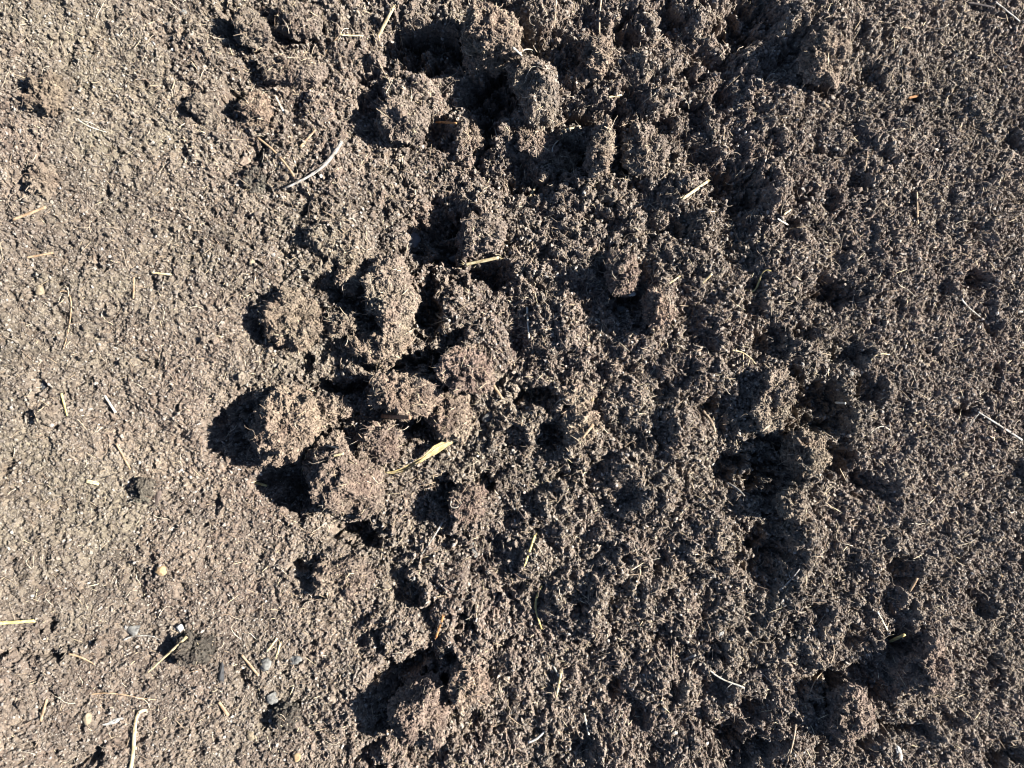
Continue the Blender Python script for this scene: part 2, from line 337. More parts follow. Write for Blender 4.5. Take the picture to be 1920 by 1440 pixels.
# ground: one sheet, dense under the camera, coarser towards the horizon
idx = np.arange(NX*NY).reshape(NY, NX)
Fg = np.stack([idx[:-1,:-1], idx[:-1,1:], idx[1:,1:], idx[1:,:-1]], -1).reshape(-1, 4)
far = (np.abs(GX[:-1,:-1]) > .6) | (np.abs(GY[:-1,:-1]) > .47)
ground = link('ground', mesh_from('ground', np.stack([GX, GY, GZ], -1).reshape(-1, 3), Fg, M_SOIL, far.ravel()), kind='structure')
ground['label'] = 'dry crumbly brown garden soil, raked smooth left and churned right'

# height map that also knows the clods
HT = GZ.copy()
def splat(V):
    i = np.searchsorted(gx, V[:,0]); j = np.searchsorted(gy, V[:,1])
    i = np.clip(i, 0, NX-1); j = np.clip(j, 0, NY-1); np.maximum.at(HT, (j, i), V[:,2])
    np.maximum.at(HT, (np.clip(j-1,0,NY-1), i), V[:,2]); np.maximum.at(HT, (j, np.clip(i-1,0,NX-1)), V[:,2])

def crumbs_on(V, F, density, smin, smax, r, up=-0.35):
    """merged loose grains stuck on a surface"""
    a, b, c = V[F[:,0]], V[F[:,1]], V[F[:,2]]; n = np.cross(b-a, c-a); A = np.linalg.norm(n, axis=1)/2; n = n/(2*A[:,None]+1e-12)
    w = A*(n[:,2] > up); cnt = int(density*w.sum()); 
    if cnt < 1: return np.zeros((0,3)), np.zeros((0,3), int)
    f = r.choice(len(F), cnt, p=w/w.sum()); u = r.random((cnt, 2)); s = np.sqrt(u[:,:1])
    P = a[f]*(1-s) + b[f]*(s*(1-u[:,1:])) + c[f]*(s*u[:,1:])
    size = smin*(smax/smin)**(r.random(cnt)**2.2)
    IV, IF = ICO[1]; axes = r.uniform(.6, 1.3, (cnt, 1, 3)); jit = r.uniform(.75, 1.2, (cnt, len(IV), 1))
    W = IV[None]*jit*axes*size[:,None,None]
    q = r.normal(size=(cnt, 4)); q /= np.linalg.norm(q, axis=1)[:,None]; w_, x, y, z = q.T
    Rm = np.stack([1-2*(y*y+z*z), 2*(x*y-z*w_), 2*(x*z+y*w_), 2*(x*y+z*w_), 1-2*(x*x+z*z), 2*(y*z-x*w_), 2*(x*z-y*w_), 2*(y*z+x*w_), 1-2*(x*x+y*y)], -1).reshape(-1, 3, 3)
    W = np.einsum('nij,nkj->nki', Rm, W) + (P + n[f]*size[:,None]*.45)[:,None]
    FF = IF[None] + (np.arange(cnt)*len(IV))[:,None,None]
    return W.reshape(-1, 3), FF.reshape(-1, 3)

def tube(P, rad, sides=6, flat=1.0, caps=True):
    """P (n,3), rad (n,) -> V, F quads/tri as quads"""
    P = np.asarray(P, float); n = len(P); T = np.gradient(P, axis=0); T /= np.linalg.norm(T, axis=1)[:,None]+1e-12
    up = np.array([0, 0, 1.0]); B = np.cross(T, up); B /= np.linalg.norm(B, axis=1)[:,None]+1e-12; U = np.cross(B, T)
    a = np.linspace(0, 2*np.pi, sides, endpoint=False); rad = np.asarray(rad)
    V = P[:,None] + rad[:,None,None]*(np.cos(a)[None,:,None]*B[:,None] + flat*np.sin(a)[None,:,None]*U[:,None])
    V = V.reshape(-1, 3); F = []
    for i in range(n-1):
        for j in range(sides):
            k = (j+1) % sides; F.append((i*sides+j, i*sides+k, (i+1)*sides+k, (i+1)*sides+j))
    if caps:
        V = np.vstack([V, P[0], P[-1]]); c0, c1 = len(V)-2, len(V)-1
        for j in range(sides):
            k = (j+1) % sides; F.append((c0, k, j, c0)); F.append((c1, (n-1)*sides+j, (n-1)*sides+k, c1))
    F = np.array(F); Ft = np.vstack([F[:,[0,1,2]], F[F[:,3] != F[:,0]][:,[0,2,3]]])
    return V, Ft

def rootlets(V, F, r, cnt, length):
    """thin hairs growing out of a clod, one mesh each"""
    a, b, c = V[F[:,0]], V[F[:,1]], V[F[:,2]]; n = np.cross(b-a, c-a); A = np.linalg.norm(n, axis=1); n = n/(A[:,None]+1e-12)
    w = A*np.clip(n[:,2]+.35, 0, 1)
    for k in r.choice(len(F), cnt, p=w/w.sum()):
        p = a[k].copy(); dr = n[k]*.5 + r.normal(size=3)*.8; L = length*r.uniform(.4, 1.3); m = 12; pts = []
        for i in range(m):
            pts.append(p.copy()); dr = dr/np.linalg.norm(dr); p = p + dr*L/m; dr = dr + r.normal(size=3)*.30 + np.array([0, 0, -.08]) - n[k]*.05
        yield tube(pts, r.uniform(.00018, .00034)*np.linspace(1, .45, m), 4)

CLOD_N = 0
def clod(px, py, rx, ry, tint, label, rz=None, ang=0, roots=0, lift=.42, sharp=1.0):
    global CLOD_N; CLOD_N += 1; k = CLOD_N*131; r = np.random.default_rng(k)
    X, Y, gz = to_xy(px, py, lambda x, y: float(bil(GS, x, y)))
    rx_, ry_ = rx*S, ry*S; rz_ = (rz if rz else 0.5*(rx+ry)*0.9)*S; Rm = max(rx_, ry_)
    sc_ = (H-gz-rz_*.6)/H; X *= (H-gz-rz_*.7)/(H-gz); Y *= (H-gz-rz_*.7)/(H-gz); rx_ *= sc_; ry_ *= sc_
    IV, IF = ICO[6 if Rm > 0.011 else 5]; V = IV.copy()
    for _ in range(13):                                        # broken faces
        n = r.normal(size=3); n[2] = abs(n[2])*.7; n /= np.linalg.norm(n); dd = r.uniform(.60, .90)
        if n[0] < -.15 and n[2] > .25 and r.random() < .85: n[0] *= -1
        t = V@n - dd; m = t > 0; V[m] -= np.outer(t[m], n)*.97
    hz = np.linalg.norm(V[:,:2], axis=1)+1e-9; V[:,2] = np.sign(V[:,2])*np.abs(V[:,2])**.75; V[:,:2] *= (np.clip(hz, 0, 1)**-.14)[:,None]
    V *= np.array([rx_, ry_, rz_])*np.array([1.12, 1.12, 1.16])
    c_, s_ = math.cos(R(ang)), math.sin(R(ang)); V = V @ np.array([[c_, s_, 0], [-s_, c_, 0], [0, 0, 1]])
    nrm = IV; off = np.array([k*.37, k*.11, 0])
    Q = V + off*.01
    V = V + nrm*(Rm*.22*vnoise3(Q/(Rm*.70), k) + Rm*.16*vnoise3(Q/(Rm*.30), k+1))[:,None]
    warp = np.stack([vnoise3(Q/.004, k+i) for i in (5, 6, 7)], 1)*.0014
    dsp = (.20*Rm*(1-2*np.abs(vnoise3((Q+warp)/(Rm*.35), k+20)))*.6 + .0034*(1-2*np.abs(vnoise3((Q+warp*2)/.0072, k+30))) + .0020*(1-2*np.abs(vnoise3((Q+warp)/.0034, k+40))) + .0026*.35*domes3(Q+warp, .0026, k+50) + .0010*vnoise3(Q/.0011, k+51)
           + .0007*vnoise3(Q/.0016, k+60) - .0055*.7*domes3(Q+warp, .0055, k+70, .3, .10) - .0028*.9*domes3(Q, .0028, k+80, .3, .20))
    V = V + nrm*(dsp - .08*Rm)[:,None]
    V = V + np.array([X, Y, gz + rz_*lift])
    W, WF = crumbs_on(V, IF, 260000, .0005, .0016, r)
    splat(V)
    o0 = V[:,2].min(); base = np.array([X, Y, gz])
    me = mesh_from('soil_clod', np.vstack([V, W])-base, np.vstack([IF, WF+len(V)]), M_CLOD[tint], False)
    o = link('soil_clod', me, base, label=label, category='soil clod')
    if roots:
        for rv, rf in rootlets(V, IF, r, roots, max(.012, Rm*.55)): link('rootlet', mesh_from('rootlet', rv-base, rf, M_ST['root']), parent=o)
    return o
# slightly smoothed ground for seating clods
def blur(F, n):
    G = F.copy()
    for _ in range(n):
        G[1:-1] = (G[:-2]+G[1:-1]*2+G[2:])/4; G[:,1:-1] = (G[:,:-2]+G[:,1:-1]*2+G[:,2:])/4
    return G
GS = blur(GZ, 24)
# px, py, rx, ry, tint, label, extras
CLODS = [
 (541,800,54,60,'tan','large pale angular clod at the edge of the bank, casting a square black shadow',dict(rz=54,roots=16,lift=.62)),
 (556,600,52,46,'tan','rounded crumbly clod with two finger-like shadows at its left, above the large pale one',dict(rz=28,roots=14,lift=.55)),
 (640,892,46,68,'brown','tall leaning clod with a curved smooth right face, just below the large pale clod',dict(rz=44,roots=14,ang=12,lift=.55)),
 (694,905,20,52,'brown','narrow upright clod split off the right side of the tall leaning one',dict(rz=30,ang=-8,roots=4)),
 (732,560,42,66,'brown','long ridge-like clod left of the deep black hollow in the middle',dict(rz=44,ang=10,roots=12,lift=.5)),
 (655,522,21,22,'red','small reddish lump touching the upper left end of the long ridge clod',dict(rz=20)),
 (642,605,24,20,'brown','low lump in the gap between the crumbly clod and the long ridge clod',dict(rz=13)),
 (715,648,48,30,'tan','broad sandy clod at the foot of the long ridge clod',dict(rz=24,roots=8)),
 (877,695,42,38,'red','round reddish brown clod in the middle of the picture, above the flat fibrous one',dict(rz=36,roots=8)),
 (752,737,58,30,'tan','flat fibrous clod full of root hairs, left of the round reddish clod',dict(rz=22,roots=40,sharp=.6)),
 (842,782,27,46,'tan','upright sandy clod at the right end of the brown stick',dict(rz=40,roots=6)),
 (708,832,34,38,'brown','dull clod under the brown stick',dict(rz=24,roots=5)),
 (624,770,26,22,'brown','small clod just right of the large pale clod, above the row of small straws',dict(rz=17)),
 (925,68,50,52,'tan','big square-faced clod at the top with long dark shadow to its left',dict(rz=60,roots=16,lift=.55)),
 (757,222,36,34,'grey','grey clod with a pale yellow stone-like spot, top left of centre',dict(rz=30,roots=6)),
 (905,440,43,38,'grey','round greyish clod directly above the pale straw near the middle',dict(rz=32,roots=14)),
 (1003,272,32,22,'red','low reddish clod between the two deep hollows of the upper middle',dict(rz=20,roots=4)),
 (1128,278,19,42,'brown','narrow wedge-shaped clod pointing up between two black hollows',dict(rz=34,ang=-14,roots=4)),
 (1216,276,38,42,'grey','mossy grey clod right of the narrow wedge-shaped clod',dict(rz=26,roots=22)),
 (1122,105,30,30,'tan','rounded clod right of the curled white root near the top',dict(rz=26,roots=16)),
 (1058,303,24,15,'pale','small yellowish tuft of crumb below the narrow wedge-shaped clod',dict(rz=14,roots=14)),
 (881,262,22,26,'tan','small upright clod right of the orange twig',dict(rz=22,roots=3)),
 (988,140,26,30,'brown','clod below the big square-faced one, at the head of the ridge',dict(rz=22,roots=4)),
 (1237,575,22,36,'tan','upright sandy clod right of the hole that holds a pale pebble',dict(rz=28)),
 (1086,743,22,19,'tan','small clod with an orange-yellow fleck on its right shoulder',dict(rz=19)),
 (1093,797,30,34,'tan','stubby clod just below the one with the orange-yellow fleck',dict(rz=25,roots=5)),
 (880,945,27,32,'red','reddish clod under the curled loop of root, lower middle',dict(rz=22,roots=6)),
 (790,1335,44,56,'brown','big clod at the bottom framed by an arch of black shadow',dict(rz=44,roots=10,lift=.6)),
 (879,1290,28,36,'tan','clod right of the arch of shadow at the bottom',dict(rz=27,roots=4)),
 (476,207,24,33,'tan','tan lump on the left bank with a black notch of shadow at its left',dict(rz=21,roots=4)),
 (380,200,17,17,'grey','small grey lump left of the tan lump on the bank',dict(rz=12)),
 (76,335,22,24,'brown','lone small clod near the left edge, upper part',dict(rz=18)),
 (470,52,28,25,'grey','grey lump near the top left between two dark notches',dict(rz=20,roots=3)),
 (560,38,36,24,'grey','grey-brown lump at the top edge right of a dark hollow',dict(rz=20,roots=3)),
 (543,128,46,26,'grey','broad low grey lump below the dark hollow at top left',dict(rz=15,roots=3)),
 (1453,745,36,48,'brown','broad clod left of the long black trench on the right',dict(rz=14,roots=6,lift=.3)),
 (1515,852,32,34,'tan','clod topped with a pale crust below the long black trench',dict(rz=28,roots=14)),
 (1548,108,36,44,'tan','large mound of warm brown crumb near the top right',dict(rz=24,roots=10)),
 (1170,512,25,34,'red','dark reddish clod above the hole with the pale pebble',dict(rz=20,roots=4)),
 (640,1085,44,36,'brown','worn low clod below the black hole in the lower left middle',dict(rz=18,roots=5)),
 (1745,1255,34,42,'red','warm brown mound of crumb at lower right beside the slate stone',dict(rz=20,roots=4)),
 (1595,1345,28,42,'red','upright brown clod near the bottom right, under the slate stone',dict(rz=26,roots=8)),
 (1490,945,20,20,'brown','small dark lump between two black hollows on the right',dict(rz=15)),
 (85,175,26,34,'pale','pale worn lump half sunk in the bank at top left',dict(rz=10,sharp=.4)),
 (483,337,19,20,'dark','dark grey square lump left of the grey-white twig',dict(rz=12)),
 (360,1218,27,22,'dark','charcoal-grey round lump at lower left, right of the bent straw',dict(rz=15)),
 (537,1340,17,15,'dark','dark grey crumbly lump under the pale grey pebbles',dict(rz=12)),
 (268,918,16,18,'dark','dull grey lump on the smooth bank, left of the brown chip',dict(rz=9)),
 (88,778,16,13,'grey','small round lump low on the bank near the left edge',dict(rz=10)),
]
for (a, b, c, e, t_, lab, kw) in CLODS: clod(a, b, c, e, t_, lab, **kw)

# ------------------------------------------------------------------ stalks, twigs, roots, leaves, stones
HTs = blur(HT, 2)
hT = lambda x, y: float(bil(HTs, x, y))
def path_px(pts, m):
    pts = np.array(pts, float)
    if len(pts) == 2: pts = np.array([pts[0], pts.mean(0), pts[1]])
    t = np.linspace(0, 1, len(pts)); u = np.linspace(0, 1, m)
    if len(pts) >= 3:   # smooth through the points
        X = np.polynomial.polynomial.polyfit(t, pts, min(len(pts)-1, 3)); return np.stack([np.polynomial.polynomial.polyval(u, X[:,i]) for i in (0, 1)], 1)
def lay(pts, m, rigid, w, lift=0):
    q = path_px(pts, m); W = np.array([to_xy(a, b, hT) for a, b in q]); z = bil(HT, W[:,0], W[:,1])
    if rigid:
        u = np.linspace(-1, 1, m); c = np.polyfit(u, z, 1); line = np.polyval(c, u); z2 = line + np.percentile(z-line, 90)
    else:
        z2 = z.copy()
        for _ in range(3): z2[1:-1] = np.maximum(z2[1:-1], (z2[:-2]+z2[2:])/2)
        for _ in range(4): z2[1:-1] = (z2[:-2]+2*z2[1:-1]+z2[2:])/4
    z2 = z2 + w*.4 + .0003 + lift
    X = (q[:,0]-960)*S*(H-z2)/H; Y = (720-q[:,1])*S*(H-z2)/H       # the point of that height the photograph shows there
    return np.stack([X, Y, z2], 1)
def local(me_V, P):
    """bring a stalk to a local frame: x along it"""
    a, b = P[0], P[-1]; ang = math.atan2(b[1]-a[1], b[0]-a[0]); c, s = math.cos(-ang), math.sin(-ang)
    return (me_V-P[len(P)//2]) @ np.array([[c, s, 0], [-s, c, 0], [0, 0, 1]]), ang
def stalk(name, cat, label, pts, w, col, flat=.7, rigid=True, taper=0.0, nodes=0, forks=(), fork_name='side_shoot', group=None, split=False, lift=0):
    r = np.random.default_rng(int(pts[0][0]*7+pts[0][1]*13)); L = math.dist(pts[0], pts[-1]); m = max(8, int(L/4))
    w = w*(.80 if w > 4 else .92); wr = w*S/2; P = lay(pts, m, rigid, w*S, lift)
    u = np.linspace(0, 1, m); rad = wr*(1-taper*u)*(1+.16*vnoise2(u*9, u*0+r.random()*50, 3))
    for i in range(nodes): rad = rad*(1+.35*np.exp(-((u-(i+.6)/(nodes+.3))/.02)**2))
    V, F = tube(P, rad, 10, flat)
    if split:   # frayed fibres at both ends
        for e in (0, -1):
            T = P[e]-P[1 if e == 0 else -2]; T /= np.linalg.norm(T)
            for j in range(4):
                o = r.normal(size=3)*wr*.5; o[2] = abs(o[2])*.3; q = np.array([P[e]+o-T*wr, P[e]+o*1.3+T*wr*r.uniform(.6, 2.4)]); v, f = tube(q, [wr*.3, wr*.12], 5); F = np.vstack([F, f+len(V)]); V = np.vstack([V, v])
    VL, ang = local(V, P); o = link(name, mesh_from(name, VL, F, M_ST[col]), P[m//2], label=label, category=cat); o.rotation_euler.z = ang
    if group: o['group'] = group
    for fp in forks:
        L2 = math.dist(fp[0], fp[-1]); m2 = max(6, int(L2/4)); P2 = lay(fp, m2, False, w*S*.5)
        j = np.argmin(np.linalg.norm(P[:,:2]-P2[0,:2], axis=1)); k = np.linspace(1, 0, m2)[:,None]**2; P2 = P2+(P[j]-P2[0])*k
        v, f = tube(P2, wr*.5*np.linspace(1, .4, m2), 6); c, s = math.cos(-ang), math.sin(-ang)
        v = (v-P[m//2]) @ np.array([[c, s, 0], [-s, c, 0], [0, 0, 1]]); link(fork_name, mesh_from(fork_name, v, f, M_ST[col]), parent=o)
    return o
ST = [
 ('straw','straw','pale yellow straw stub slanting left of the big square-faced clod at the top',[(737,15),(708,70)],8,'straw',dict(split=True)),
 ('straw','straw','pale yellow straw resting on soil just below the round greyish clod near the middle',[(872,496),(935,483)],8,'straw',dict(split=True)),
 ('straw','straw','long clean straw slanting up to the right in the upper right of centre',[(1281,372),(1328,339)],7,'straw',dict(split=True)),
 ('straw','straw','short white straw right below the big square-faced clod',[(963,90),(984,110)],7,'pale',{}),
 ('straw','straw','thin pale straw lying level above the left deep hollow of the upper middle',[(1058,243),(1088,237)],5,'straw',{}),
 ('stalk','stalk','bright orange twig lying level in the upper left of the middle',[(817,229),(856,231)],5,'orange',dict(lift=.005)),
 ('stick','stick','smooth reddish brown stick pointing right into a black hollow',[(717,780),(769,783)],10,'brown',dict(lift=.007)),
 ('twig','twig','curved grey-white bare twig, the longest on the upper left bank',[(641,265),(612,305),(580,330),(536,352)],9,'grey',dict(taper=.45,nodes=4)),
 ('stalk','stalk','straight brown stalk left of the curved grey-white twig',[(482,258),(520,290),(551,331)],6,'tan',dict(taper=.2)),
 ('straw','straw','short pale sliver between the brown stalk and the grey-white twig',[(592,243),(562,276)],4,'tan',dict(flat=.4)),
 ('straw','straw','thin straw sloping beside the tan lump on the bank',[(517,181),(533,213)],4,'pale',dict(flat=.5)),
 ('straw','straw','thin pale straw sloping down left near the top, left of the straw stub',[(640,62),(607,100)],5,'tan',dict(taper=.4)),
 ('straw','straw','level straw ending at the slanting stub near the top',[(640,66),(681,67)],3.5,'straw',{}),
 ('straw','straw','dull straw on the left edge of the bank below the lone small clod',[(24,412),(86,388)],6,'tan',{}),
 ('straw','straw','level faded straw near the left edge, a third of the way down',[(50,483),(100,474)],5,'tan',{}),
 ('straw','straw','short yellowish straw near the left edge, half way down, nearly upright',[(115,738),(126,780)],6,'yellow',dict(taper=.5)),
 ('straw','straw','level yellow straw entering from the left edge low down',[(-8,1169),(66,1164)],7,'yellow',{}),
 ('straw','straw','straight straw sloping down left beside the charcoal-grey lump',[(350,1194),(276,1262)],7,'straw',dict(taper=.5)),
 ('straw','bent straw','tall bent straw reaching the bottom edge at lower left',[(276,1333),(256,1346),(251,1390),(244,1445)],7,'straw',dict(taper=-.3,flat=.45)),
 ('straw','straw','reddish short straw near the lower left corner',[(88,1310),(76,1352)],6,'tan',{}),
 ('straw','straw','brown straw sloping right between the charcoal-grey lump and the grey pebbles',[(453,1228),(484,1266)],6,'tan',{}),
 ('straw','straw','thin straw sloping up right above the grey pebbles',[(500,1222),(520,1196)],4,'straw',{}),
 ('straw','straw','pale split straw just right of the thin one above the grey pebbles',[(526,1205),(518,1232)],5,'straw',dict(split=True)),
 ('stalk','stalk','thick brown stalk stub left of the dark grey crumbly lump at the bottom left',[(410,1316),(428,1342)],8,'tan',{}),
 ('straw','straw','yellow straw on churned soil, upright, below the middle of the picture',[(1003,1004),(994,1030),(984,1060)],6,'yellow',dict(taper=.2,split=True)),
 ('straw','curved straw','curved yellow stem like a long S, lower middle',[(1017,1098),(1005,1125),(1006,1150),(1016,1180)],5,'yellow',dict(taper=.1)),
 ('stalk','stalk','orange stalk, nearly upright, left of the S-shaped stem in the lower middle',[(831,1155),(824,1175),(817,1196)],6,'orange',dict(split=True)),
 ('straw','straw','pale straw upright near the bottom, in the middle of the picture',[(1052,1262),(1044,1302)],7,'straw',dict(taper=.3,split=True)),
 ('straw','straw','thin pale straw leaning against the top of the upright one near the bottom',[(1034,1243),(1048,1268)],4,'pale',{}),
 ('straw','straw','thin pale upright straw left of the branched root at the bottom',[(1095,1337),(1104,1378)],4,'pale',{}),
 ('straw','straw','short bright yellow straw above the grey stone at lower right',[(1668,1203),(1696,1190)],8,'yellow',{}),
 ('straw','straw','thin pale upright straw left of the short bright yellow one at lower right',[(1645,1146),(1664,1182)],3.5,'pale',{}),
 ('straw','straw','pale stub of straw above the short bright yellow one at lower right',[(1720,1084),(1706,1108)],7,'tan',{}),
 ('straw','straw','small bright level straw in the dark trench on the right',[(1566,755),(1585,756)],5,'pale',{}),
 ('straw','straw','yellowish level straw on the small yellow-green clump at upper middle',[(1141,182),(1166,178)],4,'straw',{}),
 ('straw','straw','long faint straw standing upright right of the middle top, beyond the pits',[(1719,360),(1721,420)],4,'tan',{}),
 ('straw','straw','small orange fragment lying level near the upper right',[(1703,184),(1722,179)],6,'orange',{}),
 ('straw','straw','pale sliver sloping up right below the clod with the orange-yellow fleck',[(1112,796),(1092,822)],8,'tan',dict(taper=.5)),
 ('straw','straw','pale thin sliver right of the churned middle, sloping up right',[(1335,513),(1316,532)],5,'straw',{}),
 ('straw','straw','greenish sliver left of the thin sliver right of the churned middle',[(1277,516),(1252,534)],5,'straw',dict(taper=.5)),
 ('straw','straw','short white level straw right of the large pale clod',[(608,835),(636,840)],3,'pale',{}),
 ('straw','straw','yellowish straw just below the short white level one right of the large pale clod',[(625,855),(645,850)],5,'straw',{}),
 ('straw','straw','pale upright sliver in the fibrous patch right of the middle',[(988,576),(992,636)],6,'pale',dict(taper=.4)),
 ('straw','straw','brown sliver sloping beside the round reddish clod',[(925,722),(942,748)],8,'tan',dict(taper=.2)),
 ('straw','straw','pale upright sliver at upper middle, left of the small yellowish tuft',[(1004,350),(992,372)],5,'straw',{}),
 ('straw','straw','thin level straw in the upper right pits, sloping down right',[(1458,410),(1480,423)],3.5,'pale',{}),
 ('straw','straw','thin straw sloping up right just above the level one in the upper right pits',[(1470,402),(1484,392)],4,'straw',{}),
 ('straw','straw','faded straw sloping down right at the smooth bank, above the large pale clod',[(196,742),(217,774)],4,'pale',dict(taper=-.4)),
 ('straw','straw','long thin straw sloping down right on the smooth bank, left of the large pale clod',[(218,832),(244,880)],4,'tan',{}),
 ('straw','straw','short yellow straw below the large pale clod',[(479,905),(501,911)],6,'yellow',{}),
 ('straw','straw','faded flat straw low on the bank left of the dull grey lump',[(162,902),(186,907)],9,'straw',dict(flat=.4)),
 ('straw','straw','upright thin straw on the bank between the small twin shadows and the crumbly clod',[(251,520),(250,560)],3.5,'tan',{}),
 ('straw','straw','level thin straw on the bank right of the small twin shadows',[(284,511),(322,515)],3.5,'straw',{}),
 ('twig','twig','thin upright twig from the top edge, right of the big square-faced clod',[(1043,-6),(1041,25),(1039,50)],4.5,'root',dict(taper=.3)),
 ('twig','twig','second thin upright twig from the top edge, farther right',[(1128,-6),(1124,35),(1125,72)],5,'root',dict(taper=.3)),
 ('twig','twig','white forked twig reaching the right edge, upper half of the lower right',[(1834,772),(1862,790),(1893,810),(1916,825)],4.2,'grey',dict(taper=-.3,forks=[[(1826,786),(1815,805),(1813,830)]])),
 ('twig','twig','white straight twig with tiny rootlets, lower right of the middle',[(1319,1243),(1345,1268),(1370,1280),(1396,1290)],3.6,'pale',dict(forks=[[(1330,1255),(1325,1268)],[(1368,1279),(1362,1290),(1366,1298)],[(1378,1284),(1390,1296),(1386,1304)]],fork_name='rootlet')),
 ('straw','chip','pale grey stub left of the white straight twig',[(1282,1238),(1304,1228)],6,'grey',{}),
 ('twig','twig','long pale twig crossing the top right corner',[(1866,3),(1885,18),(1912,40)],3.5,'grey',{}),
 ('straw','straw','thin brown stick in the top right corner, beside the long pale twig',[(1812,5),(1840,9),(1864,15)],5,'dark',{}),
 ('twig','twig','silvery slanting twig right of the smooth bank foot, lower middle',[(832,975),(812,1008),(790,1040)],5,'grey',dict(taper=.5)),
 ('twig','twig','white splinter lying in the bottom middle, sloping up right',[(990,1392),(1006,1385),(1022,1370)],6,'white',dict(taper=.2)),
 ('twig','twig','greyish splinter on the right edge of the picture, upper half',[(1803,560),(1815,575),(1838,594)],5,'grey',dict(taper=.4)),
 ('twig','twig','pale splinter low in the black hollow right of centre',[(1361,905),(1380,915),(1396,930)],7,'grey',dict(taper=.5)),
 ('twig','twig','pale grey splinter beside the trench, sloping down left',[(1318,770),(1334,790),(1341,810)],7,'root',dict(taper=.4)),
]
for (nm, cat, lab, pts, w, col, kw) in ST: stalk(nm, cat, lab, pts, w, col, **kw)
ROOTS = [
 ('curling white root across the mouth of a hole beside the big square-faced clod',[(975,100),(988,92),(1000,95),(1003,104)],2.6,'pale',{}),
 ('looping pale root on the shadowed face left of the big square-faced clod',[(872,95),(880,103),(893,101)],2.2,'root',{}),
 ('yellow bent root in the upper right middle',[(1398,542),(1418,540),(1428,515),(1446,508)],5,'yellow',{}),
 ('pale forked root right of the middle, like a letter Y',[(1372,657),(1396,663),(1416,682)],3.6,'straw',dict(forks=[[(1394,663),(1393,702)]],fork_name='root_branch')),
 ('white forked root lying in the black hollow right of the long ridge clod',[(817,588),(826,596),(840,598)],5,'pale',dict(forks=[[(832,596),(860,590)],[(840,598),(805,610)]],fork_name='root_branch')),
 ('thin pale root loop beside the reddish clod in the lower middle',[(846,940),(848,952),(860,950),(864,940)],2.6,'pale',{}),
 ('pale root arching over the black hole below the clod with the orange-yellow fleck',[(1042,757),(1055,748),(1068,752)],3,'pale',{}),
 ('long wavering root hanging down at lower right',[(1556,1192),(1561,1235),(1540,1262),(1520,1298)],3.4,'root',{}),
 ('branched pale root at the bottom edge, right of centre',[(1492,1358),(1485,1400),(1470,1445)],5,'root',dict(forks=[[(1482,1400),(1500,1420),(1512,1445)],[(1484,1404),(1492,1430)]],fork_name='root_branch')),
 ('hair-thin long root lying level on the lower left bank',[(168,1303),(210,1300),(250,1306),(292,1312)],3,'tan',dict(forks=[[(255,1312),(290,1318)]],fork_name='root_branch')),
 ('pale root sloping down right on the lower left bank, above the long level one',[(128,1226),(150,1232),(178,1246)],4,'tan',{}),
 ('pale root above the charcoal-grey lump, lying level',[(232,1200),(258,1192),(290,1194)],3.4,'grey',dict(forks=[[(286,1193),(300,1200)]],fork_name='root_branch')),
 ('long thin root on the smooth bank near the left edge, upright and curved',[(110,548),(133,565),(128,620),(118,655)],2.8,'tan',{}),
 ('pair of fine pale roots on the upper left bank',[(145,222),(165,236),(200,248)],2.8,'pale',dict(forks=[[(150,225),(170,230),(186,240)]],fork_name='root_branch')),
 ('thin root hanging over the black shadow below the large pale clod',[(574,850),(570,870),(565,885)],3,'straw',{}),
 ('long thin root arching below the big square-faced clod at the top',[(895,118),(899,135),(899,152)],2.2,'root',{}),
 ('thin root in the deep hollow above the round greyish clod',[(926,232),(930,250),(935,265)],2.4,'pale',{}),
 ('curved root at the rim of the left deep hollow of the upper middle',[(1035,285),(1040,270),(1056,258)],2.6,'pale',{}),
 ('thin root arching upright left of the narrow hollow at upper left middle',[(712,120),(722,140),(735,160)],2,'root',{}),
 ('crooked root crossing churned soil above the white straight twig',[(1460,1108),(1480,1090),(1500,1066)],4.2,'grey',dict(forks=[[(1484,1086),(1480,1075),(1496,1062)]],fork_name='root_branch')),
 ('thin pale root at lower right edge, below the black pits',[(1630,815),(1650,800),(1668,806)],2.4,'pale',{}),
 ('thin root curving through the crumb near the right edge, upper half',[(1632,678),(1645,665),(1668,665)],2.8,'straw',{}),
 ('thin upright root under the white forked root',[(1556,690),(1550,700),(1546,706)],2.6,'pale',{}),
 ('thin upright root beside the black pit in the lower middle',[(1098,1085),(1104,1105),(1103,1125)],2.6,'root',{}),
 ('thin root bent like an elbow, lower right of centre',[(1200,1068),(1196,1090),(1178,1125)],3.4,'root',dict(forks=[[(1198,1074),(1170,1078),(1146,1076)]],fork_name='root_branch')),
 ('curled root loop at the right of the arch of shadow',[(895,1310),(905,1320),(928,1322)],2.6,'root',{}),
 ('thin pale root sloping right below the arch of shadow',[(945,1330),(960,1348),(985,1364)],2.4,'root',{}),
]
for (lab, pts, w, col, kw) in ROOTS: stalk('root', 'root', lab, pts, w, col, rigid=False, taper=.35, flat=.9, **kw)

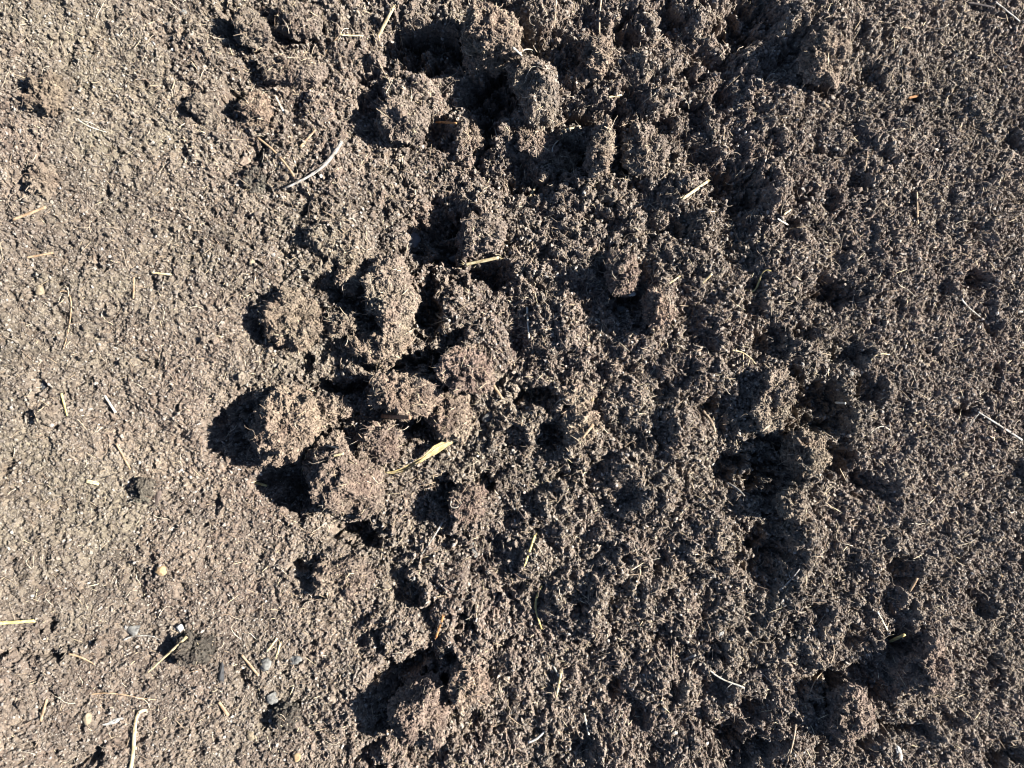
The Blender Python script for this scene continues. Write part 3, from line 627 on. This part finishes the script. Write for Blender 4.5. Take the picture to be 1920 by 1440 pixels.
# twisted dry leaf
def leaf(label):
    pts = [(722,886),(760,880),(795,858),(822,838),(856,827)]; m = 40; P = lay(pts, m, True, .004); P[:,2] += .004*np.sin(np.linspace(0, np.pi, m))
    T = np.gradient(P, axis=0); T /= np.linalg.norm(T, axis=1)[:,None]; B = np.cross(T, [0, 0, 1]); u = np.linspace(0, 1, m)
    w = S*np.interp(u, [0, .1, .3, .5, .7, .85, 1], [1, 3.5, 6, 4.2, 9.5, 7, 1]); tw = np.interp(u, [0, .4, .52, 1], [.5, .9, -.7, -.2]); V = []; F = []
    for i in range(m):
        b = B[i]*math.cos(tw[i]) + np.array([0, 0, 1])*math.sin(tw[i]); nn = np.cross(b, T[i])
        for j in range(7):
            s = j/3-1; V.append(P[i] + b*w[i]*s + nn*w[i]*.35*(s*s) + nn*.0003*math.sin(i*1.3+j))
    for i in range(m-1):
        for j in range(6): a = i*7+j; F += [(a, a+1, a+8), (a, a+8, a+7)]
    n = len(V); V = np.array(V); V = np.vstack([V, V-np.array([0, 0, .0004])]); F = np.array(F); F = np.vstack([F, F[:,::-1]+n])
    c = P[m//2]; VL, ang = local(V, P); o = link('dry_leaf', mesh_from('dry_leaf', VL, F, M_ST['leaf']), c, label=label, category='leaf'); o.rotation_euler.z = ang
    mv, mf = tube(P + np.array([0, 0, .0006]), np.full(m, .00045), 5); mv, _ = local(mv, P); link('midrib', mesh_from('midrib', mv, mf, M_ST['straw']), parent=o)
leaf('twisted straw-yellow dry leaf on the churned soil near the middle')

def pebble(name, cat, label, px, py, rx, ry, rz, col, ang=0, sunk=.55, k=0, chip=False):
    r = np.random.default_rng(int(px*3+py*17)); x, y, z = to_xy(px, py, hT); V, F = ICO[4]; V = V.copy()
    for _ in range(14 if chip else 7):
        n = r.normal(size=3); n /= np.linalg.norm(n); dd = r.uniform(.6, .85) if chip else r.uniform(.66, .92); t = V@n-dd; m = t > 0; V[m] -= np.outer(t[m], n)*.95
    V = V*(1+.18*vnoise3(V*1.7+px, 3)+.09*vnoise3(V*4+py, 4)+.04*vnoise3(V*11, 5))[:,None]*np.array([rx, ry, rz])*S
    o = link(name, mesh_from(name, V, F, M_PB[col]), (x, y, z+rz*S*(1-2*sunk)*.6 + rz*S*.12), label=label, category=cat); o.rotation_euler = (r.uniform(-.2, .2), r.uniform(-.1, .3), R(ang)); return o
PB = [
 ('pebble','pebble','orange round pebble on the lower left bank',302,1070,10,9,8,'orange',0),
 ('pebble','pebble','tan oval pebble in the lower left corner area',163,1347,8,10,7,'tan',0),
 ('pebble','pebble','pale grey speckled pebble, left one of two beside the brown straw',497,1245,11,12,9,'grey',20),
 ('pebble','pebble','pale grey oval pebble, right one of two beside the brown straw',554,1238,12,9,8,'grey',10),
 ('pebble','pebble','whitish pebble below the two pale grey ones',510,1308,11,11,9,'grey',0),
 ('pebble','pebble','dull round pebble above the pale level root at lower left',252,1182,13,10,7,'grey',0),
 ('pebble','pebble','small whitish pebble above the charcoal-grey lump',337,1178,6,8,6,'white',0),
 ('pebble','pebble','tiny pale pebble left of the dull round one',236,1176,5,5,4,'white',0),
 ('pebble','pebble','sandy pebble below the grey pebbles, near the bottom edge',471,1377,10,10,7,'tan',0),
 ('pebble','pebble','small cream pebble near the bottom edge, left of the arch of shadow',556,1420,8,8,6,'orange',0),
 ('stone','stone','pink-tan angular stone chip left of the brown stalk on the bank',459,302,14,12,7,'pink',30),
 ('stone','stone','flat blue-grey stone lying in the black hollow left of the round greyish clod',772,450,18,17,5,'slate',20),
 ('stone','stone','cream yellow lump stuck on the grey clod at top left of centre',776,240,10,9,6,'tan',0),
 ('stone','stone','pale pebble down in the black hole right of centre',1166,581,11,7,6,'grey',-20),
 ('stone','stone','small white pebble on the rim of that black hole',1185,551,7,5,4,'white',0),
 ('stone','stone','slate grey oval stone at lower right, upper of two in shadow',1701,1222,13,19,8,'slate',28),
 ('stone','stone','long slate-blue stone at lower right, lower of two in shadow',1630,1275,13,26,8,'slate',25),
 ('stone','stone','dark purple-brown smooth stone right of the white straight twig',1424,1264,17,10,7,'brown',15),
 ('stone','stone','round light brown stone above the pale grey stub',1325,1212,8,9,6,'pink',0),
 ('shell_fragment','fragment','blue-white fragment above the round light brown stone',1350,1189,9,5,4,'white',20),
 ('flake','flake','white upright flake at the bottom right',1686,1411,7,17,4,'white',8),
 ('flake','flake','small square tan flake at the right, lower half',1879,1079,6,6,4,'orange',0),
 ('charcoal_piece','charcoal','upright black charcoal splinter right of the charcoal-grey lump',415,1262,7,22,5,'char',-5),
 ('charcoal_piece','charcoal','bluish dark chip beside a small shadow near the left edge',82,724,8,10,6,'slate',0),
 ('bark_chip','bark chip','brown bark chip beside the dull grey lump on the bank',296,928,9,19,4,'brown',-18),
 ('bark_chip','bark chip','pale upright flake of bark at the top of the left bank',374,93,6,17,3,'pink',5),
 ('bark_chip','bark chip','white chip lying level at the foot of the bank, lower left middle',702,1168,11,5,3,'white',8),
 ('bark_chip','bark chip','white sliver chip left of the tall bent straw',212,1353,18,4.5,3,'white',12),
 ('bark_chip','bark chip','orange-yellow fleck on the shoulder of a small clod in the middle',1111,746,4,8,4,'orange',0),
 ('bark_chip','bark chip','silvery ash flake in the lower middle',888,1030,8,20,4,'grey',10),
 ('bark_chip','bark chip','silvery ash fragment right of the upright sandy clod',915,782,16,10,5,'grey',25),
 ('bark_chip','bark chip','bright ash fragment under the pale straw near the middle',853,485,12,8,4,'grey',20),
 ('bark_chip','bark chip','tan flake near the left edge, upper part, below the lone small clod',38,378,8,6,3,'orange',20),
 ('pebble','pebble','tiny white pebble on the smooth bank, right part',472,492,6,7,5,'tan',0),
 ('pebble','pebble','cream pebble near the left edge, above the long upright root',76,545,8,10,6,'tan',0),
 ('pebble','pebble','small white pebble near the top of the left bank',343,22,7,5,4,'grey',0),
 ('pebble','pebble','tiny white pebble in the pits at the far upper right',1687,98,4,9,4,'grey',0),
 ('pebble','pebble','pale pebble low at the foot of the trench on the right',1594,700,6,7,5,'grey',0),
 ('pebble','pebble','small pinkish pebble in the crumb at the top of the right middle',1489,532,8,7,5,'brown',0),
 ('pebble','pebble','cream pebble on the bright crumb right of the lower trench',1808,890,7,6,5,'tan',0),
]
for (nm, cat, lab, a, b, rx, ry, rz, col, an) in PB: pebble(nm, cat, lab, a, b, rx, ry, rz, col, an, chip=cat not in ('pebble',))

# ------------------------------------------------------------------ uncountable litter: crumbs, splinters, root hairs (instanced on points)
def scatter(name, label, protos, P, rot, scl, tint):
    n = len(P); me = bpy.data.meshes.new(name+'_points'); me.vertices.add(n); me.vertices.foreach_set('co', P.astype(np.float32).ravel())
    for nm, typ, arr in (('rot', 'FLOAT_VECTOR', rot), ('scl', 'FLOAT_VECTOR', scl), ('tint', 'FLOAT', tint)):
        at = me.attributes.new(nm, typ, 'POINT'); at.data.foreach_set('vector' if typ == 'FLOAT_VECTOR' else 'value', arr.astype(np.float32).ravel())
    at = me.attributes.new('pick', 'INT', 'POINT'); at.data.foreach_set('value', rng.integers(0, len(protos), n).astype(np.int32))
    o = link(name, me, kind='stuff', label=label)
    g = bpy.data.node_groups.new(name, 'GeometryNodeTree'); g.is_modifier = True
    g.interface.new_socket('Geometry', in_out='INPUT', socket_type='NodeSocketGeometry'); g.interface.new_socket('Geometry', in_out='OUTPUT', socket_type='NodeSocketGeometry')
    gi = g.nodes.new('NodeGroupInput'); go = g.nodes.new('NodeGroupOutput')
    coll = bpy.data.collections.new(name+'_kinds')
    for k, pm in enumerate(protos): coll.objects.link(bpy.data.objects.new('%s_kind_%02d' % (name, k), pm))
    ci = g.nodes.new('GeometryNodeCollectionInfo'); ci.inputs[0].default_value = coll; ci.inputs['Separate Children'].default_value = True; ci.inputs['Reset Children'].default_value = True
    iop = g.nodes.new('GeometryNodeInstanceOnPoints'); iop.inputs['Pick Instance'].default_value = True
    def attr(nm, ty):
        a = g.nodes.new('GeometryNodeInputNamedAttribute'); a.data_type = ty; a.inputs[0].default_value = nm; return a.outputs[0]
    g.links.new(gi.outputs[0], iop.inputs['Points']); g.links.new(ci.outputs[0], iop.inputs['Instance'])
    g.links.new(attr('pick', 'INT'), iop.inputs['Instance Index']); g.links.new(attr('rot', 'FLOAT_VECTOR'), iop.inputs['Rotation']); g.links.new(attr('scl', 'FLOAT_VECTOR'), iop.inputs['Scale'])
    g.links.new(iop.outputs[0], go.inputs[0])
    md = o.modifiers.new('scatter', 'NODES'); md.node_group = g
    return o
def sample_xy(n, hx=.60, hy=.47, dens=None):
    x = rng.uniform(-hx, hx, n); y = rng.uniform(-hy, hy, n)
    if dens is not None:
        keep = rng.random(n) < dens(x/S+960, 720-y/S); x, y = x[keep], y[keep]
    return x, y
def normals(x, y, e=.0012):
    dx = (bil(GZ, x+e, y)-bil(GZ, x-e, y))/(2*e); dy = (bil(GZ, x, y+e)-bil(GZ, x, y-e))/(2*e); return dx, dy
CR = []
for k in range(10):
    V, F = ICO[1]; r = np.random.default_rng(900+k); V = V*(1+.45*vnoise3(V*1.4+k*9, k)+r.uniform(-.28, .28, len(V)))[:,None]*r.uniform(.45, 1.35, 3)
    CR.append(mesh_from('crumb', V, F, M_CRUMB, smooth=False))
x, y = sample_xy(620000); n = len(x); rgv = rough(x/S+960, 720-y/S)
size = .00046*(3.9**(rng.random(n)**2.8))*(.9+.2*rgv)
z = bil(GZ, x, y) + size*rng.uniform(-.1, .75, n)
on_clod = bil(HT, x, y) > bil(GZ, x, y)+.004
k = ~on_clod; x, y, z, size = x[k], y[k], z[k], size[k]; n = len(x)
scatter('soil_crumbs', 'loose brown soil crumbs covering the ground', CR, np.stack([x, y, z], 1), rng.uniform(0, 6.3, (n, 3)), np.stack([size*rng.uniform(.8, 1.3, n), size, size*rng.uniform(.7, 1.1, n)], 1), rng.random(n))

x, y = sample_xy(330000, 1.0, .85); k = (np.abs(x) > .585) | (np.abs(y) > .455); x, y = x[k], y[k]; n = len(x)
size = .0006*(3.9**(rng.random(n)**2.0))
scatter('outer_soil_crumbs', 'loose brown soil crumbs on the ground beyond the dug patch', CR, np.stack([x, y, bil(GZ, x, y)+size*.3], 1), rng.uniform(0, 6.3, (n, 3)), np.stack([size*1.1, size, size*.9], 1), rng.random(n))
NG = []
for k in range(8):
    V, F = ICO[3]; r = np.random.default_rng(950+k)
    for _ in range(8):
        n_ = r.normal(size=3); n_ /= np.linalg.norm(n_); t_ = V@n_-r.uniform(.55, .85); V = V - np.outer(np.clip(t_, 0, 9), n_)
    V = V*(1+.30*vnoise3(V*1.6+k*9, k)+.22*vnoise3(V*4.5+k*5, k+40)+r.uniform(-.07, .07, len(V)))[:,None]*r.uniform(.7, 1.25, 3); NG.append(mesh_from('nugget', V, F, M_SOIL, False))
x, y = sample_xy(5200, dens=lambda px, py: .25+.6*np.clip(fbm2(px/90, py/90, 5, 2)*2.2, 0, 1)); n = len(x); L = .0011*(4.2**(rng.random(n)**2.4)); k = bil(HT, x, y) < bil(GZ, x, y)+.004
x, y, L = x[k], y[k], L[k]; n = len(x)
scatter('soil_nuggets', 'small hard lumps of soil strewn over the ground', NG, np.stack([x, y, bil(GS, x, y)*.5+bil(GZ, x, y)*.5+L*.35], 1), rng.uniform(0, 6.3, (n, 3)), np.stack([L, L, L*.8], 1), rng.random(n))
SP = []
for k in range(6):
    r = np.random.default_rng(70+k); m = 6; P = np.zeros((m, 3)); P[:,0] = np.linspace(-1, 1, m); P[:,1] = r.normal(size=m)*.06; P[:,2] = r.normal(size=m)*.05
    V, F = tube(P, .17*np.array([.5, .9, 1, 1, .8, .4])*r.uniform(.7, 1.3, m), 5, r.uniform(.3, .8)); SP.append(mesh_from('splinter', V, F, M_SPLINTER, smooth=False))
x, y = sample_xy(210000, dens=lambda px, py: .3+.7*rough(px, py)); n = len(x); dx, dy = normals(x, y, .003)
L = .0009*(8**(rng.random(n)**4.2)); yaw = rng.uniform(0, 6.3, n); tilt = -np.arctan(dx*np.cos(yaw)+dy*np.sin(yaw)) + rng.normal(size=n)*.45
tn = rng.random(n)**1.05
z = bil(HT, x, y) + .0006 + L*.15
scatter('plant_splinters', 'tiny splinters of straw, bark and wood mixed through the soil', SP, np.stack([x, y, z], 1), np.stack([rng.uniform(-.5, .5, n), tilt, yaw], 1), np.stack([L, np.minimum(L*.85, .0016), np.minimum(L*.85, .0016)], 1), tn)

FB = []
for k in range(10):
    r = np.random.default_rng(170+k); m = 12; th = np.cumsum(r.normal(size=m)*.20)+r.uniform(-.06, .06)*np.arange(m); P = np.zeros((m, 3))
    P[:,0] = np.cumsum(np.cos(th)); P[:,1] = np.cumsum(np.sin(th)); P -= P.mean(0); P /= np.abs(P[:,:2]).max(); P[:,2] = .10*np.sin(np.linspace(0, 3.1, m)*r.uniform(.8, 2))
    V, F = tube(P, .036*np.linspace(1, .4, m), 4); FB.append(mesh_from('root_hair', V, F, M_FIBRE))
x, y = sample_xy(30000, dens=lambda px, py: .45+.55*rough(px, py)); n = len(x); dx, dy = normals(x, y, .004)
L = .0022*(4.2**(rng.random(n)**2.6)); yaw = rng.uniform(0, 6.3, n); tilt = -np.arctan(dx*np.cos(yaw)+dy*np.sin(yaw))*.8 + rng.normal(size=n)*.18
z = bil(HT, x, y) + .0010 + L*.06
scatter('root_hairs', 'fine pale root hairs matted over the soil surface', FB, np.stack([x, y, z], 1), np.stack([rng.normal(size=n)*.25, tilt, yaw], 1), np.stack([L, L, L], 1), rng.random(n))
